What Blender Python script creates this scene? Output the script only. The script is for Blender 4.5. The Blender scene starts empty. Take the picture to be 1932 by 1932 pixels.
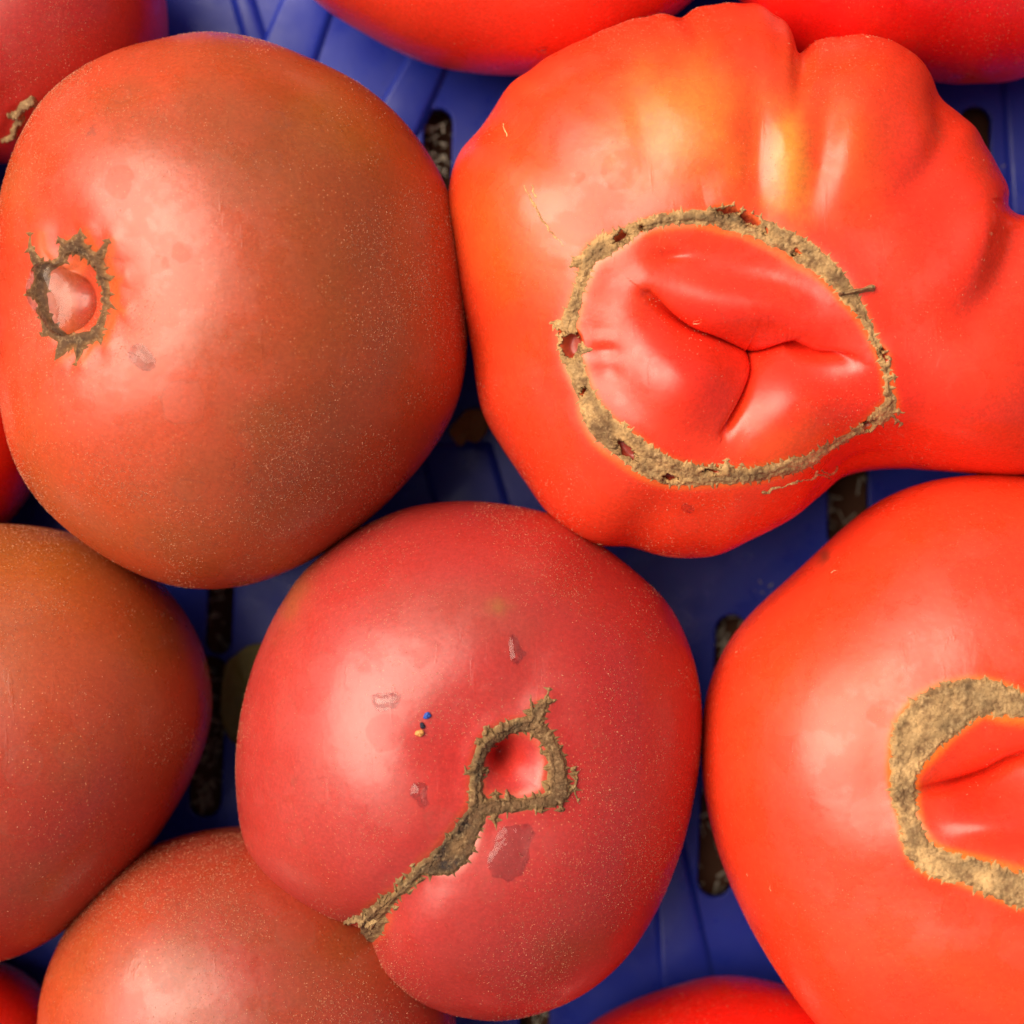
import bpy, math, random
import numpy as np
from mathutils import Vector
from mathutils.bvhtree import BVHTree

random.seed(7); rng = np.random.default_rng(7)
scene = bpy.context.scene
COL = scene.collection

# ------------------------------------------------------------------ camera, light, exposure
W = 1932.0                       # tracing scale: picture width in tracing units
ZE = 0.042                       # height of the fruits' widest level
DIST = 0.36                      # camera above that level
FRAME = 0.20                     # metres of place across the picture at that level
S = FRAME / W
F = DIST / S
HC = ZE + DIST
cam_d = bpy.data.cameras.new('camera'); cam = bpy.data.objects.new('camera', cam_d); COL.objects.link(cam)
cam.location = (0, 0, HC); cam_d.sensor_width = 36; cam_d.lens = 36 * DIST / FRAME
cam_d.clip_start = 0.01; cam_d.clip_end = 50
cam_d.dof.use_dof = True; cam_d.dof.focus_distance = DIST - 0.028; cam_d.dof.aperture_fstop = 11
scene.camera = cam

world = bpy.data.worlds.new('World'); scene.world = world; world.use_nodes = True
wn = world.node_tree; wn.nodes.clear()
sky = wn.nodes.new('ShaderNodeTexSky'); sky.sky_type = 'NISHITA'; sky.sun_disc = False
bgn = wn.nodes.new('ShaderNodeBackground'); wo = wn.nodes.new('ShaderNodeOutputWorld')
wn.links.new(sky.outputs[0], bgn.inputs[0]); wn.links.new(bgn.outputs[0], wo.inputs[0])
bgn.inputs[1].default_value = 0.055
sky.air_density = 1.0; sky.dust_density = 7.0; sky.ozone_density = 0.2
SUN_DIR = Vector((-0.58, 0.27, 0.90)).normalized()     # towards the sun
sky.sun_elevation = math.asin(SUN_DIR.z)
sky.sun_rotation = math.atan2(SUN_DIR.x, SUN_DIR.y)
sun_d = bpy.data.lights.new('sun', 'SUN'); sun = bpy.data.objects.new('sun', sun_d); COL.objects.link(sun)
sun_d.energy = 2.7; sun_d.angle = math.radians(56); sun_d.color = (1.0, 0.86, 0.68)
sun.rotation_euler = (-SUN_DIR).to_track_quat('-Z', 'Y').to_euler(); sun.location = SUN_DIR * 2
vs = scene.view_settings
vs.view_transform = 'Standard'; vs.look = 'None'; vs.gamma = 1; vs.use_curve_mapping = False
vs.exposure = 0.58
scene.cycles.max_bounces = 8; scene.cycles.use_denoising = True
scene.cycles.sample_clamp_indirect = 4

# ------------------------------------------------------------------ helpers
def proj(P):
    k = F / (HC - P[..., 2])
    return np.stack([W/2 + P[..., 0]*k, W/2 - P[..., 1]*k], -1)
def unproj(px, py, z):
    k = (HC - z) / F
    return np.stack([(px - W/2)*k, -(py - W/2)*k, np.zeros_like(px*1.0) + z], -1)
def srgb(r, g, b):
    f = lambda c: ((c/255)/12.92 if c/255 <= .04045 else ((c/255+.055)/1.055)**2.4)
    return np.array([f(r), f(g), f(b)])
def smooth(a, b, x):
    t = np.clip((x-a)/(b-a), 0, 1); return t*t*(3-2*t)
_lat = rng.random((256, 256))
def vnoise(x, y):
    xi = np.floor(x).astype(int); yi = np.floor(y).astype(int)
    fx = x-xi; fy = y-yi; fx = fx*fx*(3-2*fx); fy = fy*fy*(3-2*fy)
    g = lambda i, j: _lat[(xi+i) & 255, (yi+j) & 255]
    return (g(0,0)*(1-fx)+g(1,0)*fx)*(1-fy)+(g(0,1)*(1-fx)+g(1,1)*fx)*fy - .5
def fbm(x, y, s, o=4, seed=0):
    r = 0; a = 1.
    for k in range(o):
        r = r + a*vnoise(x/s*2**k+17.3*k+seed*31.7, y/s*2**k+9.1*k+seed*13.1); a *= .5
    return r
def seg_sdf(P, strokes):
    """union of tapered strokes: signed distance in tracing units"""
    d = np.full(P.shape[:-1], 1e9)
    for st in strokes:
        for (x0, y0, w0), (x1, y1, w1) in zip(st[:-1], st[1:]):
            ax, ay = x1-x0, y1-y0; L = ax*ax+ay*ay+1e-9
            t = np.clip(((P[..., 0]-x0)*ax+(P[..., 1]-y0)*ay)/L, 0, 1)
            q = np.hypot(P[..., 0]-x0-t*ax, P[..., 1]-y0-t*ay)-(w0+(w1-w0)*t)
            d = np.minimum(d, q)
    return d
def stroke_dist(P, st):
    """distance to a polyline, the interpolated third value at the nearest point, and which side"""
    d = np.full(P.shape[:-1], 1e9); v = np.zeros_like(d); sd = np.zeros_like(d); vec = np.zeros(P.shape)
    for (x0, y0, w0), (x1, y1, w1) in zip(st[:-1], st[1:]):
        ax, ay = x1-x0, y1-y0; L = ax*ax+ay*ay+1e-9
        t = np.clip(((P[..., 0]-x0)*ax+(P[..., 1]-y0)*ay)/L, 0, 1)
        q = np.hypot(P[..., 0]-x0-t*ax, P[..., 1]-y0-t*ay)
        m = q < d; d = np.where(m, q, d); v = np.where(m, w0+(w1-w0)*t, v)
        vec = np.where(m[..., None], np.stack([P[..., 0]-x0-t*ax, P[..., 1]-y0-t*ay], -1), vec)
        sd = np.where(m, np.sign(ax*(P[..., 1]-y0)-ay*(P[..., 0]-x0)), sd)
    return d, v, sd, vec/(d[..., None]+1e-6)
def line_sum(P, st, sg):
    s_ = np.zeros(P.shape[:-1]); st = np.array(st, float)
    step = sg*.45; pts = []
    for a, b in zip(st[:-1], st[1:]):
        n = max(1, int(math.hypot(*(b-a)[:2])/step)); L = math.hypot(*(b-a)[:2])/n
        for k in range(n): p = a+(b-a)*(k+.5)/n; pts.append((*p, L))
    for x, y, v, L in pts:
        s_ += v*L/(sg*math.sqrt(math.pi))*np.exp(-((P[..., 0]-x)**2+(P[..., 1]-y)**2)/sg**2)
    return s_
def ell(P, x, y, rx, ry, rot=0):
    c, s = math.cos(math.radians(rot)), math.sin(math.radians(rot))
    X, Y = P[..., 0]-x, P[..., 1]-y
    return np.hypot((X*c+Y*s)/rx, (-X*s+Y*c)/ry)
def catmull(pts, n=12, closed=True):
    P = np.array(pts, float); N = len(P); out = []
    rngi = range(N) if closed else range(N-1)
    for i in rngi:
        if closed: p0, p1, p2, p3 = P[i-1], P[i], P[(i+1) % N], P[(i+2) % N]
        else: p0, p1, p2, p3 = P[max(i-1,0)], P[i], P[i+1], P[min(i+2,N-1)]
        for t in np.arange(n)/n:
            out.append(.5*((2*p1)+(-p0+p2)*t+(2*p0-5*p1+4*p2-p3)*t*t+(-p0+3*p1-3*p2+p3)*t**3))
    if not closed: out.append(P[-1])
    return np.array(out)
def mesh_obj(name, V, Fc, mat, parent=None, origin=None, smooth_=True, **props):
    me = bpy.data.meshes.new(name)
    V = np.asarray(V, float)
    if origin is not None: V = V - np.asarray(origin)
    Fc = np.asarray(Fc)
    nf, k = Fc.shape
    me.vertices.add(len(V)); me.vertices.foreach_set('co', V.ravel())
    me.loops.add(nf*k); me.loops.foreach_set('vertex_index', Fc.ravel().astype(np.int32))
    me.polygons.add(nf); me.polygons.foreach_set('loop_start', np.arange(nf, dtype=np.int32)*k)
    me.update(calc_edges=True); me.validate()
    me.polygons.foreach_set('use_smooth', [smooth_]*len(me.polygons))
    me.materials.append(mat)
    o = bpy.data.objects.new(name, me); COL.objects.link(o)
    if parent is not None: o.parent = parent
    if origin is not None and parent is None: o.location = origin
    for a, b in props.items(): o[a] = b
    return o

# ------------------------------------------------------------------ materials
def new_mat(name):
    m = bpy.data.materials.new(name); m.use_nodes = True
    nt = m.node_tree; b = nt.nodes['Principled BSDF']; return m, nt, b
def node(nt, t, **kw):
    n = nt.nodes.new(t)
    for k, v in kw.items():
        if k in n.inputs: n.inputs[k].default_value = v
        else: setattr(n, k, v)
    return n
def noise_n(nt, co, scale, detail=4, rough=.55):
    n = node(nt, 'ShaderNodeTexNoise'); n.inputs['Scale'].default_value = scale
    n.inputs['Detail'].default_value = detail; n.inputs['Roughness'].default_value = rough
    nt.links.new(co, n.inputs['Vector']); return n.outputs['Fac']
def ramp(nt, fac, a, b, ca=(0,0,0,1), cb=(1,1,1,1)):
    r = node(nt, 'ShaderNodeValToRGB'); e = r.color_ramp.elements
    e[0].position = a; e[1].position = b; e[0].color = ca; e[1].color = cb
    nt.links.new(fac, r.inputs[0]); return r.outputs[0]
def mixc(nt, fac, a, b, mode='MIX'):
    m = node(nt, 'ShaderNodeMix', data_type='RGBA', blend_type=mode)
    for sock, v in ((m.inputs[0], fac), (m.inputs[6], a), (m.inputs[7], b)):
        if isinstance(v, (int, float)): sock.default_value = v
        elif isinstance(v, (tuple, list)): sock.default_value = v if len(v) == 4 else (*v, 1)
        else: nt.links.new(v, sock)
    return m.outputs[2]
def skin_material(name, dots=.35, rough=.40, mott=.35, dark=(.20,.055,.02)):
    m, nt, b = new_mat(name)
    tc = node(nt, 'ShaderNodeTexCoord').outputs['Object']
    at = node(nt, 'ShaderNodeAttribute', attribute_name='tint').outputs['Color']
    n1 = ramp(nt, noise_n(nt, tc, 55, 5), .45, .75)
    mf = node(nt, 'ShaderNodeMath', operation='MULTIPLY'); nt.links.new(n1, mf.inputs[0]); mf.inputs[1].default_value = mott
    c = mixc(nt, mf.outputs[0], at, dark)
    # fine mealy grain of the skin
    n2 = ramp(nt, noise_n(nt, tc, 1500, 2, .7), .35, .75, (.86,.86,.86,1), (1.12,1.12,1.12,1))
    c = mixc(nt, 1.0, c, n2, 'MULTIPLY')
    # pale pores
    vo = node(nt, 'ShaderNodeTexVoronoi'); vo.inputs['Scale'].default_value = 1500; nt.links.new(tc, vo.inputs['Vector'])
    dotm = ramp(nt, vo.outputs['Distance'], .10, .26, (1,1,1,1), (0,0,0,1))
    sepv = node(nt, 'ShaderNodeSeparateColor'); nt.links.new(vo.outputs['Color'], sepv.inputs[0])
    pick = ramp(nt, sepv.outputs[0], .62, .72)
    reg = ramp(nt, noise_n(nt, tc, 35, 3), .42, .6)
    k = node(nt, 'ShaderNodeMath', operation='MULTIPLY'); nt.links.new(dotm, k.inputs[0]); nt.links.new(pick, k.inputs[1])
    k2 = node(nt, 'ShaderNodeMath', operation='MULTIPLY'); nt.links.new(k.outputs[0], k2.inputs[0]); nt.links.new(reg, k2.inputs[1])
    k3 = node(nt, 'ShaderNodeMath', operation='MULTIPLY'); nt.links.new(k2.outputs[0], k3.inputs[0]); k3.inputs[1].default_value = dots
    c = mixc(nt, k3.outputs[0], c, (.95,.42,.20))
    sc_ = ramp(nt, noise_n(nt, tc, 240, 8, .72), .60, .66)
    sg_ = ramp(nt, noise_n(nt, tc, 48, 2, .5), .50, .60)
    k4 = node(nt, 'ShaderNodeMath', operation='MULTIPLY'); nt.links.new(sc_, k4.inputs[0]); nt.links.new(sg_, k4.inputs[1])
    k5 = node(nt, 'ShaderNodeMath', operation='MULTIPLY'); nt.links.new(k4.outputs[0], k5.inputs[0]); k5.inputs[1].default_value = .10+.7*mott
    c = mixc(nt, k5.outputs[0], c, (.20,.05,.025))
    nt.links.new(c, b.inputs['Base Color'])
    # dried water marks
    wn_ = node(nt, 'ShaderNodeTexNoise'); wn_.inputs['Scale'].default_value = 260; wn_.inputs['Detail'].default_value = 4; nt.links.new(tc, wn_.inputs['Vector'])
    wv = node(nt, 'ShaderNodeVectorMath', operation='MULTIPLY_ADD'); nt.links.new(wn_.outputs['Color'], wv.inputs[0]); wv.inputs[1].default_value = (.0028,)*3; nt.links.new(tc, wv.inputs[2])
    v2 = node(nt, 'ShaderNodeTexVoronoi'); v2.inputs['Scale'].default_value = 105; nt.links.new(wv.outputs[0], v2.inputs['Vector'])
    sp2 = node(nt, 'ShaderNodeSeparateColor'); nt.links.new(v2.outputs['Color'], sp2.inputs[0])
    rad = node(nt, 'ShaderNodeMath', operation='MULTIPLY_ADD'); nt.links.new(sp2.outputs[1], rad.inputs[0]); rad.inputs[1].default_value = .30; nt.links.new(v2.outputs['Distance'], rad.inputs[2])
    inside = ramp(nt, rad.outputs[0], .40, .43, (1,1,1,1), (0,0,0,1)); outer = ramp(nt, rad.outputs[0], .43, .47, (1,1,1,1), (0,0,0,1))
    picked = ramp(nt, sp2.outputs[0], .46, .47)
    mk = node(nt, 'ShaderNodeMath', operation='MULTIPLY'); nt.links.new(inside, mk.inputs[0]); nt.links.new(picked, mk.inputs[1])
    ro = node(nt, 'ShaderNodeMath', operation='SUBTRACT'); nt.links.new(outer, ro.inputs[0]); nt.links.new(inside, ro.inputs[1])
    rm = node(nt, 'ShaderNodeMath', operation='MULTIPLY'); nt.links.new(ro.outputs[0], rm.inputs[0]); nt.links.new(picked, rm.inputs[1])
    rk = node(nt, 'ShaderNodeMath', operation='MULTIPLY'); nt.links.new(rm.outputs[0], rk.inputs[0]); rk.inputs[1].default_value = .08+.35*mott
    c = mixc(nt, rk.outputs[0], c, (.30,.09,.05)); nt.links.new(c, b.inputs['Base Color'])
    # roughness: dry bloom and washed patches
    rn = ramp(nt, noise_n(nt, tc, 95, 7, .62), .46, .52, (rough-.05,)*3+(1,), (rough+.07,)*3+(1,))
    ra = node(nt, 'ShaderNodeMath', operation='MULTIPLY_ADD'); nt.links.new(mk.outputs[0], ra.inputs[0]); ra.inputs[1].default_value = .09; nt.links.new(rn, ra.inputs[2])
    nt.links.new(ra.outputs[0], b.inputs['Roughness'])
    bu = node(nt, 'ShaderNodeBump'); bu.inputs['Strength'].default_value = .2; bu.inputs['Distance'].default_value = .00006
    nt.links.new(noise_n(nt, tc, 1100, 3, .6), bu.inputs['Height'])
    bu2 = node(nt, 'ShaderNodeBump'); bu2.inputs['Strength'].default_value = .35; bu2.inputs['Distance'].default_value = .0005
    nt.links.new(noise_n(nt, tc, 130, 3, .5), bu2.inputs['Height']); nt.links.new(bu.outputs[0], bu2.inputs['Normal'])
    ms = node(nt, 'ShaderNodeMapping'); ms.inputs['Rotation'].default_value = (.3, .2, .9); ms.inputs['Scale'].default_value = (1, .12, 1); nt.links.new(tc, ms.inputs['Vector'])
    bu3 = node(nt, 'ShaderNodeBump'); bu3.inputs['Strength'].default_value = .14; bu3.inputs['Distance'].default_value = .0002
    nt.links.new(ramp(nt, noise_n(nt, ms.outputs[0], 420, 5, .6), .62, .72), bu3.inputs['Height']); nt.links.new(bu2.outputs[0], bu3.inputs['Normal'])
    nt.links.new(bu3.outputs[0], b.inputs['Normal'])
    b.inputs['Subsurface Weight'].default_value = .22
    b.inputs['Subsurface Radius'].default_value = (1, .25, .1)
    b.inputs['Subsurface Scale'].default_value = .0025
    b.inputs['IOR'].default_value = 1.56
    return m
M_red = skin_material('skin_red', dots=.12, rough=.31, mott=.12, dark=(.75,.10,.012))
M_dusky = skin_material('skin_dusky', dots=.55, rough=.31, mott=.45, dark=(.26,.10,.03))
M_crim = skin_material('skin_crimson', dots=.40, rough=.33, mott=.22, dark=(.42,.07,.03))

def cork_material():
    m, nt, b = new_mat('cork')
    tc = node(nt, 'ShaderNodeTexCoord').outputs['Object']
    at = node(nt, 'ShaderNodeAttribute', attribute_name='tint').outputs['Color']
    c = mixc(nt, ramp(nt, noise_n(nt, tc, 330, 8, .75), .40, .56), mixc(nt, .78, at, (.13,.06,.022)), at)
    c = mixc(nt, ramp(nt, noise_n(nt, tc, 1100, 4, .7), .52, .70), c, mixc(nt, .28, at, (.78,.52,.26)))
    nt.links.new(c, b.inputs['Base Color']); b.inputs['Roughness'].default_value = .85
    bu = node(nt, 'ShaderNodeBump'); bu.inputs['Strength'].default_value = .7; bu.inputs['Distance'].default_value = .00018
    nt.links.new(noise_n(nt, tc, 1300, 4, .7), bu.inputs['Height']); nt.links.new(bu.outputs[0], b.inputs['Normal'])
    return m
M_cork = cork_material()
m, nt, b = new_mat('fuzz'); M_fuzz = m
b.inputs['Base Color'].default_value = (.85,.42,.24,1); b.inputs['Roughness'].default_value = .35
m, nt, b = new_mat('water'); M_water = m
b.inputs['Base Color'].default_value = (1,1,1,1); b.inputs['Roughness'].default_value = .04
b.inputs['IOR'].default_value = 1.33; b.inputs['Transmission Weight'].default_value = 1
def plain(name, c, r=.6):
    m, nt, b = new_mat(name); tc = node(nt, 'ShaderNodeTexCoord').outputs['Object']
    cc = mixc(nt, noise_n(nt, tc, 900, 4), tuple(x*.7 for x in c), tuple(min(1, x*1.25) for x in c))
    nt.links.new(cc, b.inputs['Base Color']); b.inputs['Roughness'].default_value = r; return m

def plastic_material():
    m, nt, b = new_mat('blue_plastic')
    tc = node(nt, 'ShaderNodeTexCoord').outputs['Object']
    base = mixc(nt, noise_n(nt, tc, 40, 4), (.020,.028,.32), (.020,.050,.50))
    dust = ramp(nt, noise_n(nt, tc, 140, 7, .7), .56, .78)
    kk = node(nt, 'ShaderNodeMath', operation='MULTIPLY'); nt.links.new(dust, kk.inputs[0]); kk.inputs[1].default_value = .07
    c = mixc(nt, kk.outputs[0], base, (.20,.22,.30))
    spots = ramp(nt, noise_n(nt, tc, 700, 3, .6), .70, .76)
    c = mixc(nt, spots, c, (.02,.02,.05))
    nt.links.new(c, b.inputs['Base Color'])
    nt.links.new(ramp(nt, noise_n(nt, tc, 120, 5), .35, .7, (.24,.24,.24,1), (.46,.46,.46,1)), b.inputs['Roughness'])
    bu = node(nt, 'ShaderNodeBump'); bu.inputs['Strength'].default_value = .3; bu.inputs['Distance'].default_value = .0002
    nt.links.new(noise_n(nt, tc, 300, 4, .6), bu.inputs['Height']); nt.links.new(bu.outputs[0], b.inputs['Normal'])
    b.inputs['IOR'].default_value = 1.38
    return m
M_plastic = plastic_material()

# ------------------------------------------------------------------ the fruit builder
def tomato(label, outline, centre, zeq, htop, base, mat, nth=360, nph=150, flat=2.25, blend=.8,
           grooves=(), bulges=(), patches=(), scars=(), holes=(), fuzz=0, seed=0, lump=.0005, halo=None, harm=60, fsz=1.0, bexp=1.0, lown=4, swell=(.0004, 22)):
    """outline: traced silhouette; grooves: (stroke, depth_m, width, kind); bulges: (x,y,rx,ry,rot,amp_m)"""
    O = catmull(outline, 16)
    cx, cy = centre
    th_o = np.arctan2(O[:, 1]-cy, O[:, 0]-cx); r_o = np.hypot(O[:, 1]-cy, O[:, 0]-cx)
    i = np.argsort(th_o); th_o = th_o[i]; r_o = r_o[i]
    th = np.linspace(-math.pi, math.pi, nth, endpoint=False)
    Rt = np.interp(th, np.r_[th_o-2*math.pi, th_o, th_o+2*math.pi], np.r_[r_o, r_o, r_o])
    ft = np.fft.rfft(Rt); pass
    ft[harm:] = 0; Rt = np.fft.irfft(ft, nth)
    n = flat
    t = np.linspace(0, math.pi, nph+1)[1:-1]
    d = np.sin(t)**(2/n); c = np.sign(np.cos(t))*np.abs(np.cos(t))**(2/n)
    # fewer rows are needed underneath: keep all rows on top, thin those below
    C0 = unproj(np.array(cx*1.0), np.array(cy*1.0), zeq)
    R = Rt.copy()
    k0 = (HC-zeq)/F
    for it in range(4):
        Rl = np.fft.irfft(np.where(np.arange(nth//2+1) < lown, np.fft.rfft(R), 0), nth)
        w = (smooth(.15, 1.0, d)[:, None]**bexp)*blend+(1-blend)
        RR = (Rl[None]*(1-w)+R[None]*w)*d[:, None]*k0
        z = np.where(c > 0, zeq+c*htop, zeq+c*zeq)[:, None]+0*RR
        P = np.stack([C0[0]+RR*np.cos(th)[None], C0[1]-RR*np.sin(th)[None], z], -1)
        Q = proj(P)
        pr = np.hypot(Q[..., 0]-cx, Q[..., 1]-cy); 
        pa = np.arctan2(Q[..., 1]-cy, Q[..., 0]-cx)
        # farthest projected point seen along each direction
        b_ = np.round((pa+math.pi)/(2*math.pi)*nth).astype(int) % nth
        mx = np.zeros(nth); np.maximum.at(mx, b_.ravel(), pr.ravel())
        bad = mx < 1; 
        if bad.any(): mx[bad] = np.interp(th[bad], th[~bad], mx[~bad])
        ratio = Rt/mx
        ratio = np.real(np.convolve(np.r_[ratio[-4:], ratio, ratio[:4]], np.ones(9)/9, 'valid'))
        R = R*ratio
    # base normals
    dth = np.roll(P, -1, 1)-np.roll(P, 1, 1); dph = np.gradient(P, axis=0)
    N = np.cross(dph, dth); N /= np.linalg.norm(N, axis=-1, keepdims=True)+1e-12
    if N[3, 0, 2] < 0: N = -N
    Q = proj(P)
    f = np.zeros(P.shape[:2]); push = np.zeros(P.shape)
    top = smooth(-.15, .25, N[..., 2])
    for (x, y, rx, ry, rot, a) in bulges:
        f += a*np.exp(-ell(Q, x, y, rx, ry, rot)**2)
    for g in grooves:
        st, dep, wd = g[:3]; kind = g[3] if len(g) > 3 else 'soft'
        dd, v, sd, vec = stroke_dist(Q, [tuple(p) for p in catmull(st, 5, False)])
        if kind == 'soft': f -= dep*line_sum(Q, st, wd)
        elif kind == 'cut': f -= dep*(.50*v*np.exp(-(dd/(wd*.24))**2)+.50*line_sum(Q, st, wd))
        if len(g) > 4:       # one lip swells out over the crease
            am = g[4]*v*(sd == g[5])*smooth(0, wd*.30, dd)*np.exp(-(np.maximum(dd-wd*.3, 0)/(wd*.8))**2)
            push[..., 0] -= vec[..., 0]*am; push[..., 1] += vec[..., 1]*am
    f += lump*fbm(Q[..., 0], Q[..., 1], 300, 2, seed)
    sdf = None
    if scars:
        strokes = [s for sc in scars for s in sc['strokes']]
        sdf = seg_sdf(Q, strokes)
        f += swell[0]*np.exp(-(np.maximum(sdf, 0)/swell[1])**2) - .0003*smooth(4, -22, sdf)
    for (x, y, rx, ry, rot) in holes:
        f -= .0016*smooth(1.25, .6, ell(Q, x, y, rx, ry, rot))
    P = P + N*(f*top)[..., None] + push
    # colours: base pigment, soft patches, scar halo and hole tint
    colr = np.zeros(P.shape[:2]+(3,))+np.array(base)
    for (x, y, rx, ry, rot, c3, st) in patches:
        e = ell(Q, x, y, rx, ry, rot)+.75*fbm(Q[..., 0], Q[..., 1], max(rx, ry)*.6, 4, seed+3)
        a = (st*np.exp(-np.maximum(e, 0)**2))[..., None]
        colr = colr*(1-a)+np.array(c3)*a
    if scars and halo is not None:
        a = (halo[1]*np.exp(-(np.maximum(sdf, 0)/halo[2])**2))[..., None]
        colr = colr*(1-a)+np.array(halo[0])*a
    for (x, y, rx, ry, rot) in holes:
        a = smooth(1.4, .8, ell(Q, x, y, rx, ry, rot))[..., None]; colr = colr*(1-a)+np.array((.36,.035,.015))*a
    # poles
    m_, k_ = P.shape[:2]
    V = np.concatenate([P.reshape(-1, 3), P[:1].mean(1), P[-1:].mean(1)])
    colr = np.concatenate([colr.reshape(-1, 3), colr[:1].mean(1), colr[-1:].mean(1)])
    a = np.arange(m_-1)[:, None]*k_+np.arange(k_)[None]; bq = np.arange(m_-1)[:, None]*k_+(np.arange(k_)[None]+1) % k_
    quads = np.stack([a, a+k_, bq+k_, bq], -1).reshape(-1, 4)
    j = np.arange(k_); j2 = (j+1) % k_
    t1 = np.stack([np.full(k_, m_*k_), j, j2], -1); t2 = np.stack([np.full(k_, m_*k_+1), (m_-1)*k_+j2, (m_-1)*k_+j], -1)
    tris = np.concatenate([quads[:, [0,1,2]], quads[:, [0,2,3]], t1, t2])
    org = np.array([C0[0], C0[1], 0])
    o = mesh_obj('tomato', V, tris[:, ::1], mat, origin=org)
    ca = o.data.color_attributes.new('tint', 'FLOAT_COLOR', 'POINT')
    ca.data.foreach_set('color', np.concatenate([colr, np.ones((len(colr), 1))], 1).ravel())
    o['label'] = label; o['category'] = 'tomato'; o['group'] = 'ripe tomatoes lying in the crate'
    o['kind'] = 'thing'
    bvh = None
    if scars or fuzz or True:
        tv = V; keep = (tv[tris][:, :, 2].mean(1) > zeq*.9)
        bvh = BVHTree.FromPolygons(tv.tolist(), tris[keep].tolist())
    # fuzz: short fine hairs
    if fuzz:
        vis = np.where(N[..., 2].ravel() > .05)[0]
        wgt = (RR*np.ones_like(RR)).ravel()[vis]; wgt /= wgt.sum()
        dn = fbm(Q[..., 0].ravel()[vis], Q[..., 1].ravel()[vis], 150, 4, seed+8); wgt = wgt*np.clip(.45+3.2*dn, .04, 3); wgt /= wgt.sum()
        ids = rng.choice(vis, fuzz, p=wgt)
        jit = rng.normal(0, .0003, (fuzz, 3)); Nn = N.reshape(-1, 3)[ids]
        if scars:
            okm = sdf.ravel()[ids] > 6; ids = ids[okm]; jit = jit[okm]; Nn = Nn[okm]
        jit -= Nn*(jit*Nn).sum(1, keepdims=True)
        B = P.reshape(-1, 3)[ids]+jit; m2 = len(ids)
        T = rng.normal(size=(m2, 3)); T -= Nn*(T*Nn).sum(1, keepdims=True); T /= np.linalg.norm(T, axis=1, keepdims=True)
        U = np.cross(Nn, T); L = rng.uniform(.00012, .00036, (m2, 1))*fsz; wv = rng.uniform(.00003, .00007, (m2, 1))*fsz
        v0 = B-Nn*.00004+U*wv; v1 = B-Nn*.00004-U*wv; v2 = B+T*wv*1.5+Nn*wv*1.2; v3 = B+(T*.8+Nn*.35)*L
        VV = np.stack([v0, v1, v2, v3], 1).reshape(-1, 3); q = np.arange(m2)[:, None]*4
        FF = np.concatenate([q+[0,3,2], q+[1,2,3], q+[0,1,3]])
        mesh_obj('fuzz', VV-org, FF, M_fuzz, parent=o, smooth_=True, kind='stuff')
    return o, bvh, org

def hit(bvh, px, py):
    o = Vector((0, 0, HC)); p = unproj(np.array(px*1.0), np.array(py*1.0), ZE)
    d = (Vector(p.tolist())-o).normalized()
    r = bvh.ray_cast(o, d)
    return r[0], r[1]

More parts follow.
